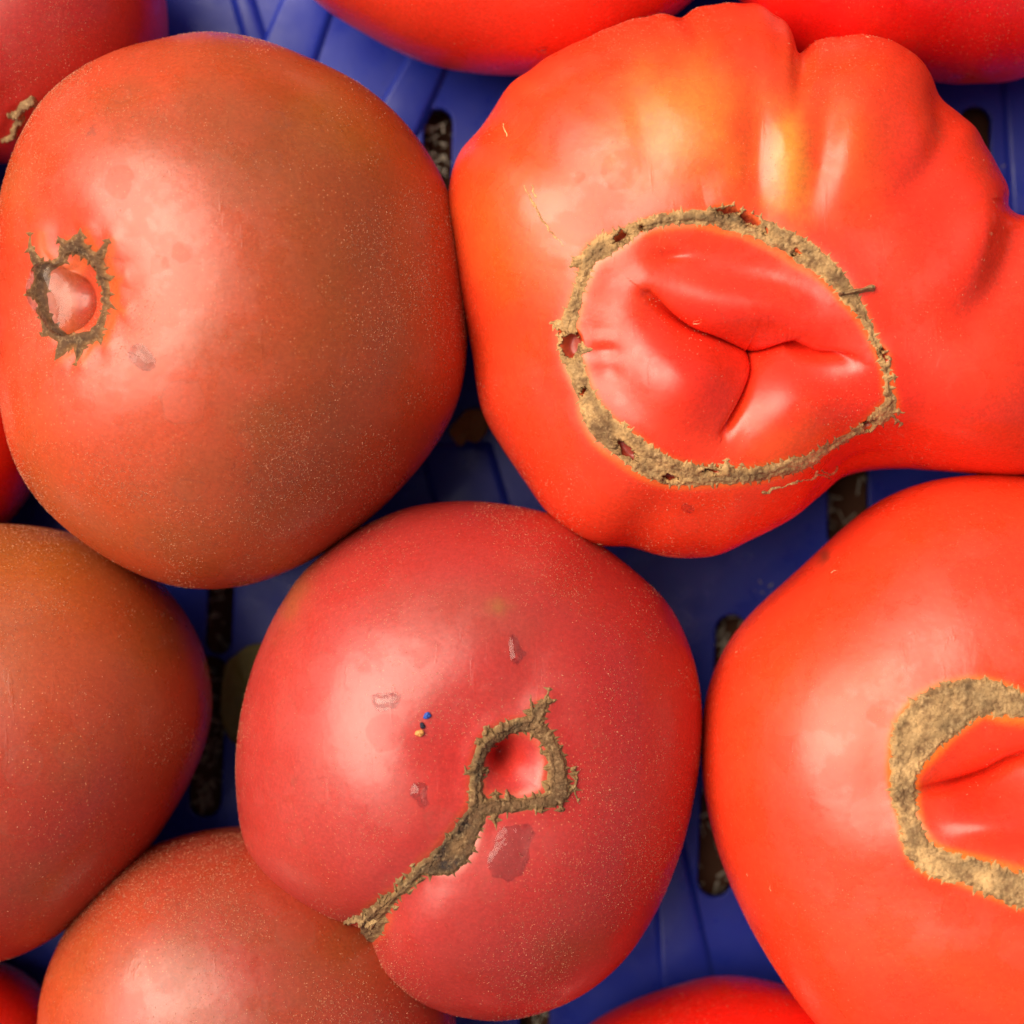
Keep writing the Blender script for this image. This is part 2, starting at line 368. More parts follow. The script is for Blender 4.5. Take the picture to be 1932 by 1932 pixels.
def crust(name, parent, org, bvh, strokes, holes=(), res=1.1, thick=.0006, rough=.0004, spikes=0, splen=14, spw=4.5,
          colr=(.45,.30,.14), seed=0, edge=None, mat=None, label=None, wob=3.0, round_=10., darks=(), tint_jit=.3):
    """a raised irregular crust following traced strokes, laid on the fruit's surface"""
    r_ = random.Random(seed); extra = []
    for st in strokes:
        if spikes <= 0: break
        acc = r_.uniform(0, spikes)
        for (x0, y0, w0), (x1, y1, w1) in zip(st[:-1], st[1:]):
            L = math.hypot(x1-x0, y1-y0)+1e-6
            while acc < L:
                t = acc/L; x, y, w = x0+(x1-x0)*t, y0+(y1-y0)*t, w0+(w1-w0)*t
                for side in (-1, 1):
                    if r_.random() < .25: continue
                    ang = math.atan2(y1-y0, x1-x0)+side*math.pi/2+r_.uniform(-.45, .45)
                    l = w+splen*r_.uniform(.45, 1.25)
                    extra.append([(x+math.cos(ang)*w*.4, y+math.sin(ang)*w*.4, min(w*.5, spw*1.3)),
                                  (x+math.cos(ang)*w*.95, y+math.sin(ang)*w*.95, spw*r_.uniform(.7, 1.2)),
                                  (x+math.cos(ang)*l, y+math.sin(ang)*l, 0)])
                acc += spikes*r_.uniform(.6, 1.5)
            acc -= L
    A = np.array([p for s in list(strokes)+extra for p in s]); mg = 8
    x0, y0 = (A[:, :2]-A[:, 2:]).min(0)-mg; x1, y1 = (A[:, :2]+A[:, 2:]).max(0)+mg
    X, Y = np.meshgrid(np.arange(x0, x1, res), np.arange(y0, y1, res))
    G = np.stack([X, Y], -1)
    Gw = G.copy(); Gw[..., 0] += wob*2*fbm(X, Y, 9, 3, seed); Gw[..., 1] += wob*2*fbm(X, Y, 9, 3, seed+5)
    core = seg_sdf(Gw, strokes)
    sd = np.minimum(core, seg_sdf(G, extra)) if extra else core
    hd = np.full(sd.shape, 9.)
    for (hx, hy, rx, ry, rot) in holes:
        hd = np.minimum(hd, (ell(Gw, hx, hy, rx, ry, rot)-1)*min(rx, ry))
    sd = np.maximum(sd, -hd)
    inside = sd < 0
    cell = inside[:-1, :-1] | inside[1:, :-1] | inside[:-1, 1:] | inside[1:, 1:]
    need = np.zeros_like(inside); need[:-1, :-1] |= cell; need[1:, :-1] |= cell; need[:-1, 1:] |= cell; need[1:, 1:] |= cell
    idx = -np.ones(need.shape, int); ys, xs = np.where(need)
    V = []; T = []; ok = np.zeros(len(ys), bool)
    nz = fbm(X, Y, 16, 5, seed+1); nz2 = fbm(X, Y, 5, 3, seed+2)
    prof = thick*smooth(0, round_, -sd)
    prof = prof+(np.abs(nz)*1.6-.35)*rough*smooth(0, 5, -sd)+nz2*rough*.5*smooth(0, 4, -sd)-.00012+.0002*smooth(-2, 1.5, -sd)
    rim = np.exp(-(hd/5)**2)*(hd > 0)*.0005*bool(holes)
    prof = prof+rim
    base = np.array(colr)
    k = 0
    dk = np.zeros_like(sd)
    for (hx, hy, rx, ry, rot, a) in darks: dk = np.maximum(dk, a*np.exp(-ell(G, hx, hy, rx, ry, rot)**2))
    nzc = fbm(X, Y, 42, 5, seed+9)
    prof = prof-dk*thick*.5
    for q in range(len(ys)):
        yy, xx = ys[q], xs[q]
        p, nn = hit(bvh, X[yy, xx], Y[yy, xx])
        if p is None: continue
        if nn.z < 0: nn = -nn
        p = p+nn*float(prof[yy, xx])
        V.append((p.x-org[0], p.y-org[1], p.z-org[2])); idx[yy, xx] = k; k += 1
        s_ = sd[yy, xx]
        cc = base*(1+tint_jit*2.6*nzc[yy, xx])
        if edge is not None:
            e_ = math.exp(-(min(s_, 0)/5)**2)*.8; cc = cc*(1-e_)+np.array(edge)*e_
        cc = cc*(1-.85*dk[yy, xx])
        T.append((*np.clip(cc, .01, .95), 1))
    cy_, cx_ = np.where(cell)
    f = np.stack([idx[cy_, cx_], idx[cy_+1, cx_], idx[cy_+1, cx_+1], idx[cy_, cx_+1]], -1)
    f = f[(f >= 0).all(1)]
    o = mesh_obj(name, np.array(V), f, mat or M_cork, parent=parent)
    ca = o.data.color_attributes.new('tint', 'FLOAT_COLOR', 'POINT'); ca.data.foreach_set('color', np.array(T, float).ravel())
    if label: o['label'] = label
    return o

def elli(x, y, rx, ry, rot=0, n=20, wob=.03, seed=0):
    r = random.Random(seed); c, s = math.cos(math.radians(rot)), math.sin(math.radians(rot)); o = []
    for i in range(n):
        a = 2*math.pi*i/n; k = 1+r.uniform(-wob, wob)
        X, Y = rx*k*math.cos(a), ry*k*math.sin(a); o.append((x+X*c-Y*s, y+X*s+Y*c))
    return o
def cv(pts, sc, ox, oy, closed=False):      # enlarged-crop coordinates to tracing units
    p = [(ox+sc*a[0], oy+sc*a[1])+tuple(sc*w for w in a[2:3]) for a in pts]
    return p+[p[0]] if closed else p
def cat(pts, n=4):
    p = catmull(pts, n, False); p[:, 2] = np.maximum(p[:, 2], 0); return [tuple(q) for q in p]
def ch(hs, sc, ox, oy): return [(ox+sc*h[0], oy+sc*h[1], sc*h[2], sc*h[3], h[4]) for h in hs]

RED = srgb(238, 44, 26); REDO = srgb(242, 72, 38); YEL = srgb(232, 165, 60); ORG = srgb(238, 110, 35)
DUSK = srgb(190, 80, 42); BRN = srgb(138, 70, 26); CRIM = srgb(184, 56, 50); OLV = srgb(168, 100, 35)
CORK = (.44,.255,.10); GOLD = (.80,.42,.10)

# ------------------------------------------------------------------ crate and ground below
def rounded_slot(x, y, w, l, tilt, z):
    pts = []; c, s = math.cos(tilt), math.sin(tilt)
    for k in range(12): a = math.pi*k/11; pts.append((w*math.cos(a), l-w+w*math.sin(a)))
    for k in range(12): a = math.pi+math.pi*k/11; pts.append((w*math.cos(a), -l+w+w*math.sin(a)))
    return [unproj(np.array(x+u*c-v*s), np.array(y+u*s+v*c), z)[:2] for u, v in pts]
def slab(name, outer, loops, z_top, thick, mat, parent):
    """flat panel with holes: constrained triangulation, thickened and with softened edges"""
    from mathutils.geometry import delaunay_2d_cdt
    pts = []; edges = []
    for lp in [outer]+loops:
        i0 = len(pts); pts += [Vector((float(p[0]), float(p[1]))) for p in lp]
        edges += [(i0+i, i0+(i+1) % len(lp)) for i in range(len(lp))]
    vs_, es_, fs_, _, _, _ = delaunay_2d_cdt(pts, edges, [], 1, 1e-7)
    def inside(p, lp):
        c = False; n = len(lp)
        for i in range(n):
            x0, y0 = lp[i]; x1, y1 = lp[i-1]
            if (y0 > p[1]) != (y1 > p[1]) and p[0] < (x1-x0)*(p[1]-y0)/(y1-y0)+x0: c = not c
        return c
    keep = []
    for f in fs_:
        c = sum((Vector(vs_[i]) for i in f), Vector((0, 0)))/len(f)
        if not any(inside(c, lp) for lp in loops): keep.append(list(f))
    import bmesh
    bm = bmesh.new(); bv = [bm.verts.new((v[0], v[1], 0)) for v in vs_]
    for f in keep: bm.faces.new([bv[i] for i in f])
    bm.normal_update()
    for f in bm.faces:
        if f.normal.z < 0: f.normal_flip()
    ext = bmesh.ops.extrude_face_region(bm, geom=bm.faces[:])
    for g_ in ext['geom']:
        if isinstance(g_, bmesh.types.BMVert): g_.co.z -= thick
    bmesh.ops.recalc_face_normals(bm, faces=bm.faces[:])
    ed = [e for e in bm.edges if len(e.link_faces) == 2 and e.calc_face_angle(0) > 1.0 and e.verts[0].co.z > -1e-6 and e.verts[1].co.z > -1e-6]
    bmesh.ops.bevel(bm, geom=ed, offset=.0005, segments=3, profile=.5, affect='EDGES')
    for f in bm.faces: f.smooth = abs(f.normal.z) < .98
    me = bpy.data.meshes.new(name); bm.to_mesh(me); bm.free(); me.materials.append(mat)
    o = bpy.data.objects.new(name, me); COL.objects.link(o); o.location.z = z_top
    if parent: o.parent = parent
    return o
def rib(quad, h, mat, parent):
    """raised stiffening rib with sloping sides"""
    import bmesh
    c = sum((np.array(p) for p in quad))/4
    bm = bmesh.new()
    lo = [bm.verts.new((p[0], p[1], -.0004)) for p in quad]
    hi = []
    for i, p in enumerate(quad):
        a = (np.array(quad[i-1])-p); b_ = (np.array(quad[(i+1) % 4])-p); a = a/np.linalg.norm(a); b_ = b_/np.linalg.norm(b_)
        q = p+(a+b_)*.0016; hi.append(bm.verts.new((q[0], q[1], h)))
    bm.faces.new(hi)
    for i in range(4): bm.faces.new([lo[i], lo[(i+1) % 4], hi[(i+1) % 4], hi[i]])
    bmesh.ops.recalc_face_normals(bm, faces=bm.faces[:])
    if bm.faces[0].normal.z < 0: bmesh.ops.reverse_faces(bm, faces=bm.faces[:])
    bmesh.ops.bevel(bm, geom=[e for e in bm.edges if len(e.link_faces) == 2], offset=.0007, segments=3, profile=.5, affect='EDGES')
    for f in bm.faces: f.smooth = True
    me = bpy.data.meshes.new('rib'); bm.to_mesh(me); bm.free(); me.materials.append(mat)
    o = bpy.data.objects.new('rib', me); COL.objects.link(o); o.parent = parent
    return o
crate = bpy.data.objects.new('plastic_crate', None); COL.objects.link(crate)
crate['label'] = 'blue plastic crate with a slotted bottom, under all the tomatoes'; crate['category'] = 'crate'; crate['kind'] = 'thing'
Z0 = 0.0
slots = [(822, 400, 27, 195, 0.03), (416, 1135, 24, 100, 0.05), (392, 1390, 30, 152, 0.05), (1600, 860, 38, 185, 0.0),
         (1378, 1260, 30, 100, 0.04), (1352, 1580, 32, 112, 0.04), (1838, 330, 30, 130, 0.02), (980, 1350, 28, 160, .04), (620, 900, 28, 120, .04),
         (1180, 560, 28, 160, .02), (230, 560, 28, 160, .05), (1700, 1700, 30, 160, .03), (1010, 1880, 28, 110, .04), (1240, -150, 28, 160, 0)]
hw = .150
slab('bottom_panel', [(-hw,-hw),(hw,-hw),(hw,hw),(-hw,hw)], [rounded_slot(*s, Z0) for s in slots], Z0, .0026, M_plastic, crate)
def quadpx(pts, z): return [unproj(np.array(float(a)), np.array(float(b_)), z)[:2] for a, b_ in pts]
ribs = [[(395,-120),(450,-120),(560,240),(500,240)], [(590,-150),(690,-150),(590,150),(440,190)],
        [(790,60),(880,60),(790,260),(650,300)], [(780,830),(930,830),(1010,1100),(850,1100)],
        [(1225,1600),(1290,1560),(1400,2050),(1250,2050)], [(1880,60),(2060,60),(2060,420),(1900,420)]]
for r in ribs:
    rib(quadpx(r, .001), .0013, M_plastic, crate)
M_ground = plain('ground_soil', (.13,.05,.025), .9)
gv = [(-.6,-.6,0),(.6,-.6,0),(.6,.6,0),(-.6,.6,0)]
g = mesh_obj('ground', gv, [[0,1,2,3]], M_ground, kind='structure'); g.location.z = -.012
# straw and crumbs lying on the ground, seen through the slots
M_straw = plain('straw', (.75,.68,.55), .7)
V = []; FF = []
for k in range(420):
    s = slots[k % len(slots)]
    p = unproj(np.array(s[0]+random.uniform(-40, 40)), np.array(s[1]+random.uniform(-s[3], s[3])), -.0117)
    a = random.uniform(0, 6.3); L = random.uniform(.0004, .0022); w = random.uniform(.0002, .0005); h = random.uniform(.0003, .0008)
    c, s_ = math.cos(a), math.sin(a); i0 = len(V)
    for u, v, z in ((-L,-w,0),(L,-w*.5,0),(L*.8,w,0),(-L,w*.6,0),(0,0,h)): V.append((p[0]+u*c-v*s_, p[1]+u*s_+v*c, p[2]+z))
    for q in ((0,1,4),(1,2,4),(2,3,4),(3,0,4)): FF.append([i0+z for z in q])
for k in range(70):
    s = slots[0] if k < 40 else slots[2]
    p = unproj(np.array(s[0]+random.uniform(-22, 22)), np.array(s[1]-s[3]+random.uniform(25, 130) if k < 40 else s[1]+random.uniform(-40, 130)), -.0032-random.random()*.001)
    a = random.uniform(0, 6.3); L = random.uniform(.0003, .0011); w = random.uniform(.0001, .0003); h = random.uniform(.0003, .0008)
    c, s_ = math.cos(a), math.sin(a); i0 = len(V)
    for u, v, z in ((-L,-w,0),(L,-w*.5,0),(L*.8,w,0),(-L,w*.6,0),(0,0,h)): V.append((p[0]+u*c-v*s_, p[1]+u*s_+v*c, p[2]+z))
    for q in ((0,1,4),(1,2,4),(2,3,4),(3,0,4)): FF.append([i0+z for z in q])
mesh_obj('straw_litter', V, FF, M_straw, smooth_=False, kind='stuff')

# ------------------------------------------------------------------ background fruits
tomato('red tomato in the top left corner with a dry brown stem scar', elli(30, 20, 292, 290, seed=1), (30, 20), .031, .029,
       srgb(184, 46, 38), M_crim, 260, 110, fuzz=5000, seed=1,
       grooves=[([(-40,180,.6),(10,235,1),(50,240,.6)], .003, 60)],
       scars=[dict(strokes=[[(10,255,10),(30,225,16),(55,200,10)]])])
A_ = [o for o in COL.objects if o.name.startswith('tomato')][-1]
oH, bH, gH = tomato('bright orange red tomato cut off by the top edge, left of the other one there', elli(960, -200, 452, 338, seed=2), (960, -200), .033, .032,
       REDO*np.array([1,.75,1]), M_red, 300, 120, fuzz=1500, seed=2)
tomato('deep red tomato in the top right corner above the ribbed one', [(1365,-60),(1395,0),(1430,75),(1510,125),(1620,148),(1740,154),(1850,158),(1950,140),(2100,60),(2250,-100),(2300,-250),(2200,-420),(1900,-500),(1600,-480),(1420,-350),(1360,-200)], (1835, -190), .033, .030,
       srgb(225, 24, 20), M_red, 300, 120, fuzz=2500, seed=3)
tomato('smooth red tomato at the bottom edge, partly under its big neighbour on the right', elli(1360, 2150, 378, 302, seed=4), (1360, 2150), .028, .026,
       srgb(228, 30, 18), M_red, 300, 120, fuzz=1500, seed=4)
tomato('sliver of red tomato at the middle of the left edge, below the big dusky one', elli(-125, 830, 205, 205, seed=5), (-125, 830), .024, .022,
       srgb(215, 30, 16), M_red, 200, 90, fuzz=400, seed=5)
tomato('dark red tomato in the bottom left corner', elli(-75, 1995, 200, 200, seed=6), (-75, 1995), .022, .020,
       srgb(205, 26, 18), M_red, 200, 90, fuzz=500, seed=6)
oF, bF, gF = tomato('plump tomato on the left edge, olive brown at its top and crimson below',
       [(399,1340),(392,1400),(369,1455),(302,1572),(235,1655),(134,1747),(0,1814),(-140,1800),(-280,1720),(-400,1560),(-440,1400),(-400,1220),(-300,1080),(-150,1000),(0,990),(120,1000),(240,1050),(340,1140),(388,1240)],
       (-20, 1400), .036, .036, srgb(172, 56, 38), M_dusky, 400, 170, fuzz=12000, seed=7, harm=9, fsz=1.3,
       patches=[(120,1010,420,200,10,OLV,.85),(60,1250,260,160,0,srgb(190,84,40),.6),(330,1330,110,260,0,BRN,.5)])
oG, bG, gG = tomato('rosy brown tomato at the bottom left, tucked under the scarred crimson one', elli(465, 1952, 395, 398, wob=.012, seed=8), (465, 1952), .036, .035,
       srgb(172, 60, 42), M_dusky, 400, 170, fuzz=13000, seed=8, harm=9, fsz=1.35,
       patches=[(150,1850,160,200,20,srgb(205,92,45),.6),(640,1780,180,160,0,BRN,.55)])

# unseen fruits added past the picture's edges: they close the gaps and shade the crate bottom
for k_, (x_, y_, r_, z_, t_) in enumerate([(-330,330,300,.033,'left edge, upper part'), (-520,900,330,.034,'left edge, middle'), 
        (2420,260,300,.032,'right edge, upper part'), (2560,1150,300,.032,'right edge, middle'), (990,2330,270,.030,'bottom edge, middle'), (-420,1830,300,.032,'left edge, lower part'), (60,2420,330,.034,'bottom edge, left part'), (1750,2480,300,.032,'bottom edge, right part')]):
    tomato('unseen red tomato added for shade just outside the '+t_, elli(x_, y_, r_, r_, seed=50+k_), (x_, y_), z_, z_*.95, srgb(222, 34, 20), M_red, 96, 40, seed=50+k_)
# ------------------------------------------------------------------ big dusky tomato (left)
sB, oxB, oyB = .15397, 0, 402.5
ringB = cv([(800,440,70),(930,400,85),(1080,500,60),(1200,600,55),(1250,780,50),(1300,950,40),(1290,1150,30),(1240,1330,40),(1170,1480,60),(1020,1540,75),
            (850,1560,70),(740,1500,70),(620,1400,85),(570,1250,70),(560,1100,60),(510,960,80),(550,800,80),(520,680,70),(640,650,60),(760,560,50)], sB, oxB, oyB, True); ringB = cat(ringB)
spB = [cv(s, sB, oxB, oyB) for s in (
    [(820,420,50),(760,360,30),(700,290,0)], [(940,400,70),(985,300,40),(975,195,0)], [(1180,600,60),(1260,460,35),(1335,310,0)],
    [(1240,780,50),(1330,800,30),(1400,775,0)], [(1280,1060,40),(1340,1130,20),(1440,1190,0)], [(1180,1450,60),(1215,1530,30),(1230,1600,0)],
    [(1000,1560,50),(960,1700,35),(925,1830,0)], [(820,1560,70),(740,1680,45),(670,1790,0)], [(620,1400,60),(570,1450,40),(505,1500,0)],
    [(560,1150,50),(520,1190,30),(460,1220,0)], [(500,960,60),(400,975,35),(290,1005,0)], [(520,680,60),(430,560,45),(375,420,18),(385,230,0)], [(850,1540,40),(860,1640,25),(830,1700,0)])]
scB = [ringB]+spB
outB = [(350,60),(470,70),(600,110),(700,170),(780,250),(835,330),(865,430),(882,560),(880,680),(850,790),(790,885),(710,965),(610,1045),(500,1095),(400,1110),
        (300,1098),(200,1052),(110,985),(40,900),(2,800),(-18,650),(-18,500),(-2,350),(30,250),(100,170),(200,100),(280,70)]
oB, bB, gB = tomato('big dusky orange tomato with a star shaped stem scar and a water drop', outB, (430, 585), .047, .040, DUSK, M_dusky, 640, 270,
       flat=2.15, fuzz=17000, seed=11, lump=.0006, harm=10, fsz=1.25,
       grooves=[([(330,60,1),(280,110,.8),(200,170,.3)], .0012, 60), ([(600,100,.8),(560,200,.6),(520,300,.2)], .0008, 70),([(10,180,.2),(130,560,1),(130,580,1)], .0016, 60)],
       bulges=[(130,560,150,170,0,-.0035),(133,560,62,75,0,-.0022)],
       patches=[(120,520,330,330,0,srgb(235,70,44),.85),(330,560,150,330,0,srgb(222,94,62),.5),(640,480,230,360,15,BRN,.62),(640,900,260,160,-20,srgb(120,58,26),.55),(420,270,260,90,-5,BRN,.35),
                (700,220,170,90,35,OLV,.5),(300,1000,300,90,15,srgb(200,84,40),.5),(60,850,160,160,0,srgb(222,84,40),.5),(10,350,60,90,0,OLV,.35)],
       scars=[dict(strokes=scB)], halo=(srgb(235,120,40), .35, 9))
crust('stem_scar', oB, gB, bB, [[(x, y, w*1.15) for x, y, w in [ringB][0]]]+[[(x+(x-134)*.03*(i_/max(1, len(st)-1)), y+(y-560)*.03*(i_/max(1, len(st)-1)), w*1.35) for i_, (x, y, w) in enumerate(st)] for st in spB], res=.8, thick=.0003, rough=.0003, spikes=24, splen=9, spw=4, colr=(.105,.048,.020), seed=3, tint_jit=.5, edge=(.30,.13,.035), wob=.9, round_=7)

# ------------------------------------------------------------------ ribbed orange-red tomato (right of centre)
sC, oxC, oyC = .3623, 1032.5, 367.5
ringC = cv([(110,790,60),(145,900,60),(195,1020,50),(240,1130,70),(315,1230,88),(420,1310,92),(530,1390,92),(640,1440,80),(760,1460,68),(880,1465,52),(1000,1465,44),(1120,1450,42),
            (1230,1420,45),(1350,1390,40),(1430,1340,28),(1520,1290,22),(1600,1240,22),(1670,1200,28),(1740,1150,50),(1785,1090,38),(1775,1000,25),(1765,920,22),(1750,840,30),
            (1715,780,20),(1690,720,22),(1660,660,25),(1620,590,35),(1570,520,50),(1520,450,55),(1440,370,65),(1340,300,75),(1220,230,65),(1120,180,68),(1020,140,65),(930,115,76),
            (840,120,42),(740,115,42),(640,125,40),(560,140,37),(490,165,36),(400,215,48),(300,265,62),(220,330,55),(190,420,37),(160,510,32),(135,600,40),(105,690,52)], sC, oxC, oyC, True); ringC = [(x, y, w*.84) for x, y, w in cat(ringC)]
twigC = cv([(1530,520,14),(1600,505,14),(1650,495,13),(1690,485,18)], sC, oxC, oyC)
longspC = [cv(s, sC, oxC, oyC) for s in ([(160,350,30),(110,378,0)], [(60,680,30),(10,660,0)], [(180,800,30),(235,812,0)], [(1790,1120,20),(1860,1140,0)], [(1780,950,16),(1830,945,0)],
            [(290,230,20),(298,180,0)], [(930,1430,26),(935,1370,0)], [(860,1430,18),(860,1390,0)], [(1000,1440,14),(1015,1400,0)], [(395,1215,22),(410,1170,0)], [(1790,1150,14),(1850,1200,0)])]
holesC = ch([(380,220,40,19,-40),(490,160,20,12,-35),(940,78,52,17,0),(1058,125,50,22,28),(120,785,38,58,5),(190,1022,13,20,0),(412,1325,60,27,50),(640,1472,33,17,5),
             (1310,295,20,8,40),(1752,835,17,28,-15),(1675,1198,26,15,-30),(850,1437,38,10,0),(1140,182,11,6,40),(70,715,9,9,0)], sC, oxC, oyC); holesC = [(a, b_, c*1.25, d*1.25, e) for a, b_, c, d, e in holesC]
outC = [(1000,130),(960,160),(930,200),(903,240),(870,282),(851,330),(843,400),(850,470),(865,560),(885,650),(895,720),(910,780),(940,835),(985,902),(1030,965),(1080,1010),(1130,1030),(1190,1035),
        (1245,1049),(1300,1054),(1360,1047),(1420,1020),(1500,980),(1570,930),(1605,905),(1650,893),(1720,888),(1800,892),(1880,898),(1950,893),(2040,860),(2110,770),(2135,650),(2110,530),(2060,440),(1990,402),(1930,393),(1905,376),
        (1895,350),(1870,300),(1840,240),(1800,190),(1775,160),(1745,120),(1700,85),(1640,68),(1580,68),(1538,78),(1508,90),(1497,62),(1475,35),(1440,11),(1400,4),(1340,7),(1300,20),(1285,27),(1240,26),(1180,40),(1120,65),(1050,97)]
lip1 = cv([(520,510,.25),(640,595,.8),(760,665,1),(900,715,1),(1030,765,1.1),(1110,797,1.2),(1180,800,1.1),(1240,787,1),(1310,768,1),(1360,800,1),(1430,848,1),(1520,862,.8),(1625,880,.15)], sC, oxC, oyC)
lip1 = [(x, y, v) for (x, y, _), v in zip(lip1, [.25,.8,1,1,1.1,1.15,1.05,.95,.9,.85,.7,.4,.05])]
lip2 = cv([(1100,797),(1087,870),(1080,950),(1050,1030),(1010,1110),(960,1195),(925,1260)], sC, oxC, oyC)
lip2 = [(x, y, v) for (x, y), v in zip(lip2, [.15,.75,.9,.8,.7,.55,.2])]
ins = lambda x, y: (oxC+sC*x, oyC+sC*y)
oC, bC, gC = tomato('large ribbed tomato with an oval corky ring around folded lobes', outC, (1390, 560), .047, .037, REDO*np.array([1,.78,.8]), M_red, 1000, 380,
       flat=2.35, blend=.95, bexp=3.0, lown=9, swell=(.0010, 42), fuzz=7000, seed=21, lump=.0004,
       grooves=[(lip1, .0098, 56, 'cut', .0020, -1), (lip2, .0082, 50, 'cut', .0017, 1), ([(*ins(470,420),.3),(*ins(700,500),.9),(*ins(950,570),1),(*ins(1200,590),1),(*ins(1400,680),.9),(*ins(1540,770),.4)], -.0042, 48),
                ([(1509,110,.6),(1512,150,.7),(1500,200,.4),(1480,240,.1)], .0010, 34), ([(1420,120,.2),(1432,230,1),(1430,330,1),(1445,410,.3)], .0011, 34),
                ([(1575,150,.3),(1562,230,1),(1552,310,1),(1525,400,.3)], .0012, 30),
                ([(1775,150,1),(1795,230,1),(1770,310,.8),(1700,370,.3)], .0016, 32), ([(1922,398,1.0),(1914,450,1.0),(1897,515,.95),(1862,575,.6),(1800,630,.25)], .0034, 50), ([(1830,330,.5),(1862,420,1),(1850,500,.8),(1810,560,.3)], -.0022, 50),
                ([(1295,40,.9),(1290,90,.6),(1270,140,.2)], .0007, 50), ([(915,220,1),(1000,270,.7),(1080,330,.2)], .0014, 55),
                ([(1180,120,.3),(1215,230,1),(1225,310,.3)], .0007, 30),
                ([(1190,1040,1),(1215,980,.6),(1240,950,.1)], .0016, 50), ([(885,700,1),(980,650,.8),(1030,620,.3)], .0012, 60), ([(1560,950,1),(1640,880,1),(1740,820,.4)], .0026, 70)],
       bulges=[(1390,600,320,260,15,-.0058), (*ins(700,950), 112, 125, 0, .0056), (*ins(1380,1090), 125, 85, -30, .0042),
               (*ins(420,520), 60, 90, 20, .0015), (*ins(650,310), 30, 12, 0, -.0010), (*ins(700,330), 30, 14, 0, .0005), (*ins(285,815), 30, 14, 0, -.0005), (*ins(300,930), 26, 24, 40, -.0005),
               (1290,230,120,130,0,.0016), (1490,260,38,110,0,.0009), (1620,230,50,130,10,.0010), (1010,450,110,150,-10,.0016), (1840,380,60,110,-25,.0012), (1720,520,160,110,0,.0010), (1870,740,160,130,0,.0030), (1100,860,150,80,40,.0012)],
       patches=[(1290,240,150,130,0,ORG,.60),(1290,240,110,100,0,YEL,.35),(1490,290,36,110,0,YEL,.75),(1600,260,60,120,0,ORG,.5),(970,430,120,150,0,ORG,.45),(1090,480,150,160,0,ORG,.25),
                (1700,760,260,110,-10,RED,.5),(1380,640,240,180,0,RED,.8),(1480,840,90,60,-30,ORG,.35),(1820,420,150,200,0,RED,.5),(1010,800,140,200,-40,REDO,.4)],
       scars=[dict(strokes=[ringC])], holes=holesC, halo=(srgb(240,130,40), .45, 7))
crust('corky_ring', oC, gC, bC, [ringC]+longspC, holes=holesC, res=.95, thick=.0004, rough=.0003, spikes=15, splen=9, spw=3.0, colr=CORK, seed=5, tint_jit=.42, edge=(.58,.33,.12), wob=3.0, round_=9)
crust('twig_stub', oC, gC, bC, [twigC], res=.8, thick=.0018, rough=.0004, colr=(.30,.19,.08), seed=7, wob=.8, round_=5)
scr = [[(990,352,1.2),(1005,380,2),(1020,410,2.4),(1038,437,1.5),(1062,462,.6)], [(1003,350,1.5),(1010,372,1.2)], [(948,235,.6),(955,255,1.3)]]
crust('scratch_mark', oC, gC, bC, scr, res=.7, thick=.00025, rough=.0003, colr=(.85,.50,.20), seed=8, wob=2.0, round_=3)
scr2 = [[(1440,929,1.5),(1460,922,2.8),(1480,918,1),(1500,912,2),(1520,905,.8),(1545,898,2.2),(1570,900,.7)], [(1550,885,1),(1562,895,2.2),(1578,890,2),(1580,878,.8)], [(1545,890,2),(1538,897,1)]]
crust('scab_trail', oC, gC, bC, scr2, res=.7, thick=.00035, rough=.0004, colr=(.75,.42,.16), seed=9, wob=3.2, round_=3)

# ------------------------------------------------------------------ crimson tomato with looped scar (bottom centre)
sD, oxD, oyD = .2717, 647.5, 1295
loopD = cv([(930,840,65),(925,740,50),(925,640,46),(935,530,42),(975,420,46),(1060,335,48),(1150,290,46),(1240,270,52),(1310,270,58),(1385,325,55),(1440,400,48),(1480,500,62),(1490,590,66),
            (1490,680,80),(1495,745,72),(1420,790,52),(1310,810,46),(1200,830,48),(1080,830,60),(990,845,62),(930,840,65)], sD, oxD, oyD); loopD = cat(loopD)
branchD = cv([(1310,265,56),(1350,190,50),(1385,130,42),(1420,95,14)], sD, oxD, oyD)
tailD = cv([(940,850,70),(900,930,80),(855,1010,92),(800,1110,112),(725,1195,112),(640,1240,78),(560,1255,46),(500,1310,34),(430,1390,42),(370,1440,26),(310,1500,44),(240,1565,58),(205,1640,88),(180,1715,62),(160,1770,34)], sD, oxD, oyD); tailD = cat(tailD)
tipD = cv([(200,1620,60),(110,1610,22),(50,1625,16),(0,1645,10)], sD, oxD, oyD)
spD = [cv(s, sD, oxD, oyD) for s in ([(900,600,34),(830,605,0)], [(960,600,20),(1000,590,0)], [(1060,790,28),(1055,705,0)], [(1150,790,34),(1135,705,0)], [(1330,780,30),(1315,722,0)], [(1420,700,30),(1372,655,0)],
       [(1500,480,30),(1565,475,0)], [(1440,400,28),(1512,365,0)], [(1500,780,36),(1520,878,0)], [(1380,830,24),(1385,880,0)], [(1050,900,26),(1065,1000,0)], [(1440,470,24),(1370,462,0)],
       [(430,1390,34),(355,1320,0)], [(430,1390,34),(465,1450,0)], [(310,1500,36),(240,1440,0)], [(320,1500,34),(365,1550,0)], [(500,1300,24),(480,1240,0)], [(520,1300,24),(548,1360,0)],
       [(250,1600,30),(280,1705,0)], [(1320,200,28),(1300,60,0)], [(1400,120,20),(1430,10,0)], [(1420,110,20),(1490,90,0)], [(985,330,22),(1020,255,0)], [(940,390,20),(915,360,0)])]
scD = [loopD, branchD, tailD]
hookD = [cv([(1600,570,7),(1625,640,12),(1605,700,13),(1550,765,20)], sD, oxD, oyD), cv([(1600,690,9),(1618,760,7),(1642,825,1)], sD, oxD, oyD)]
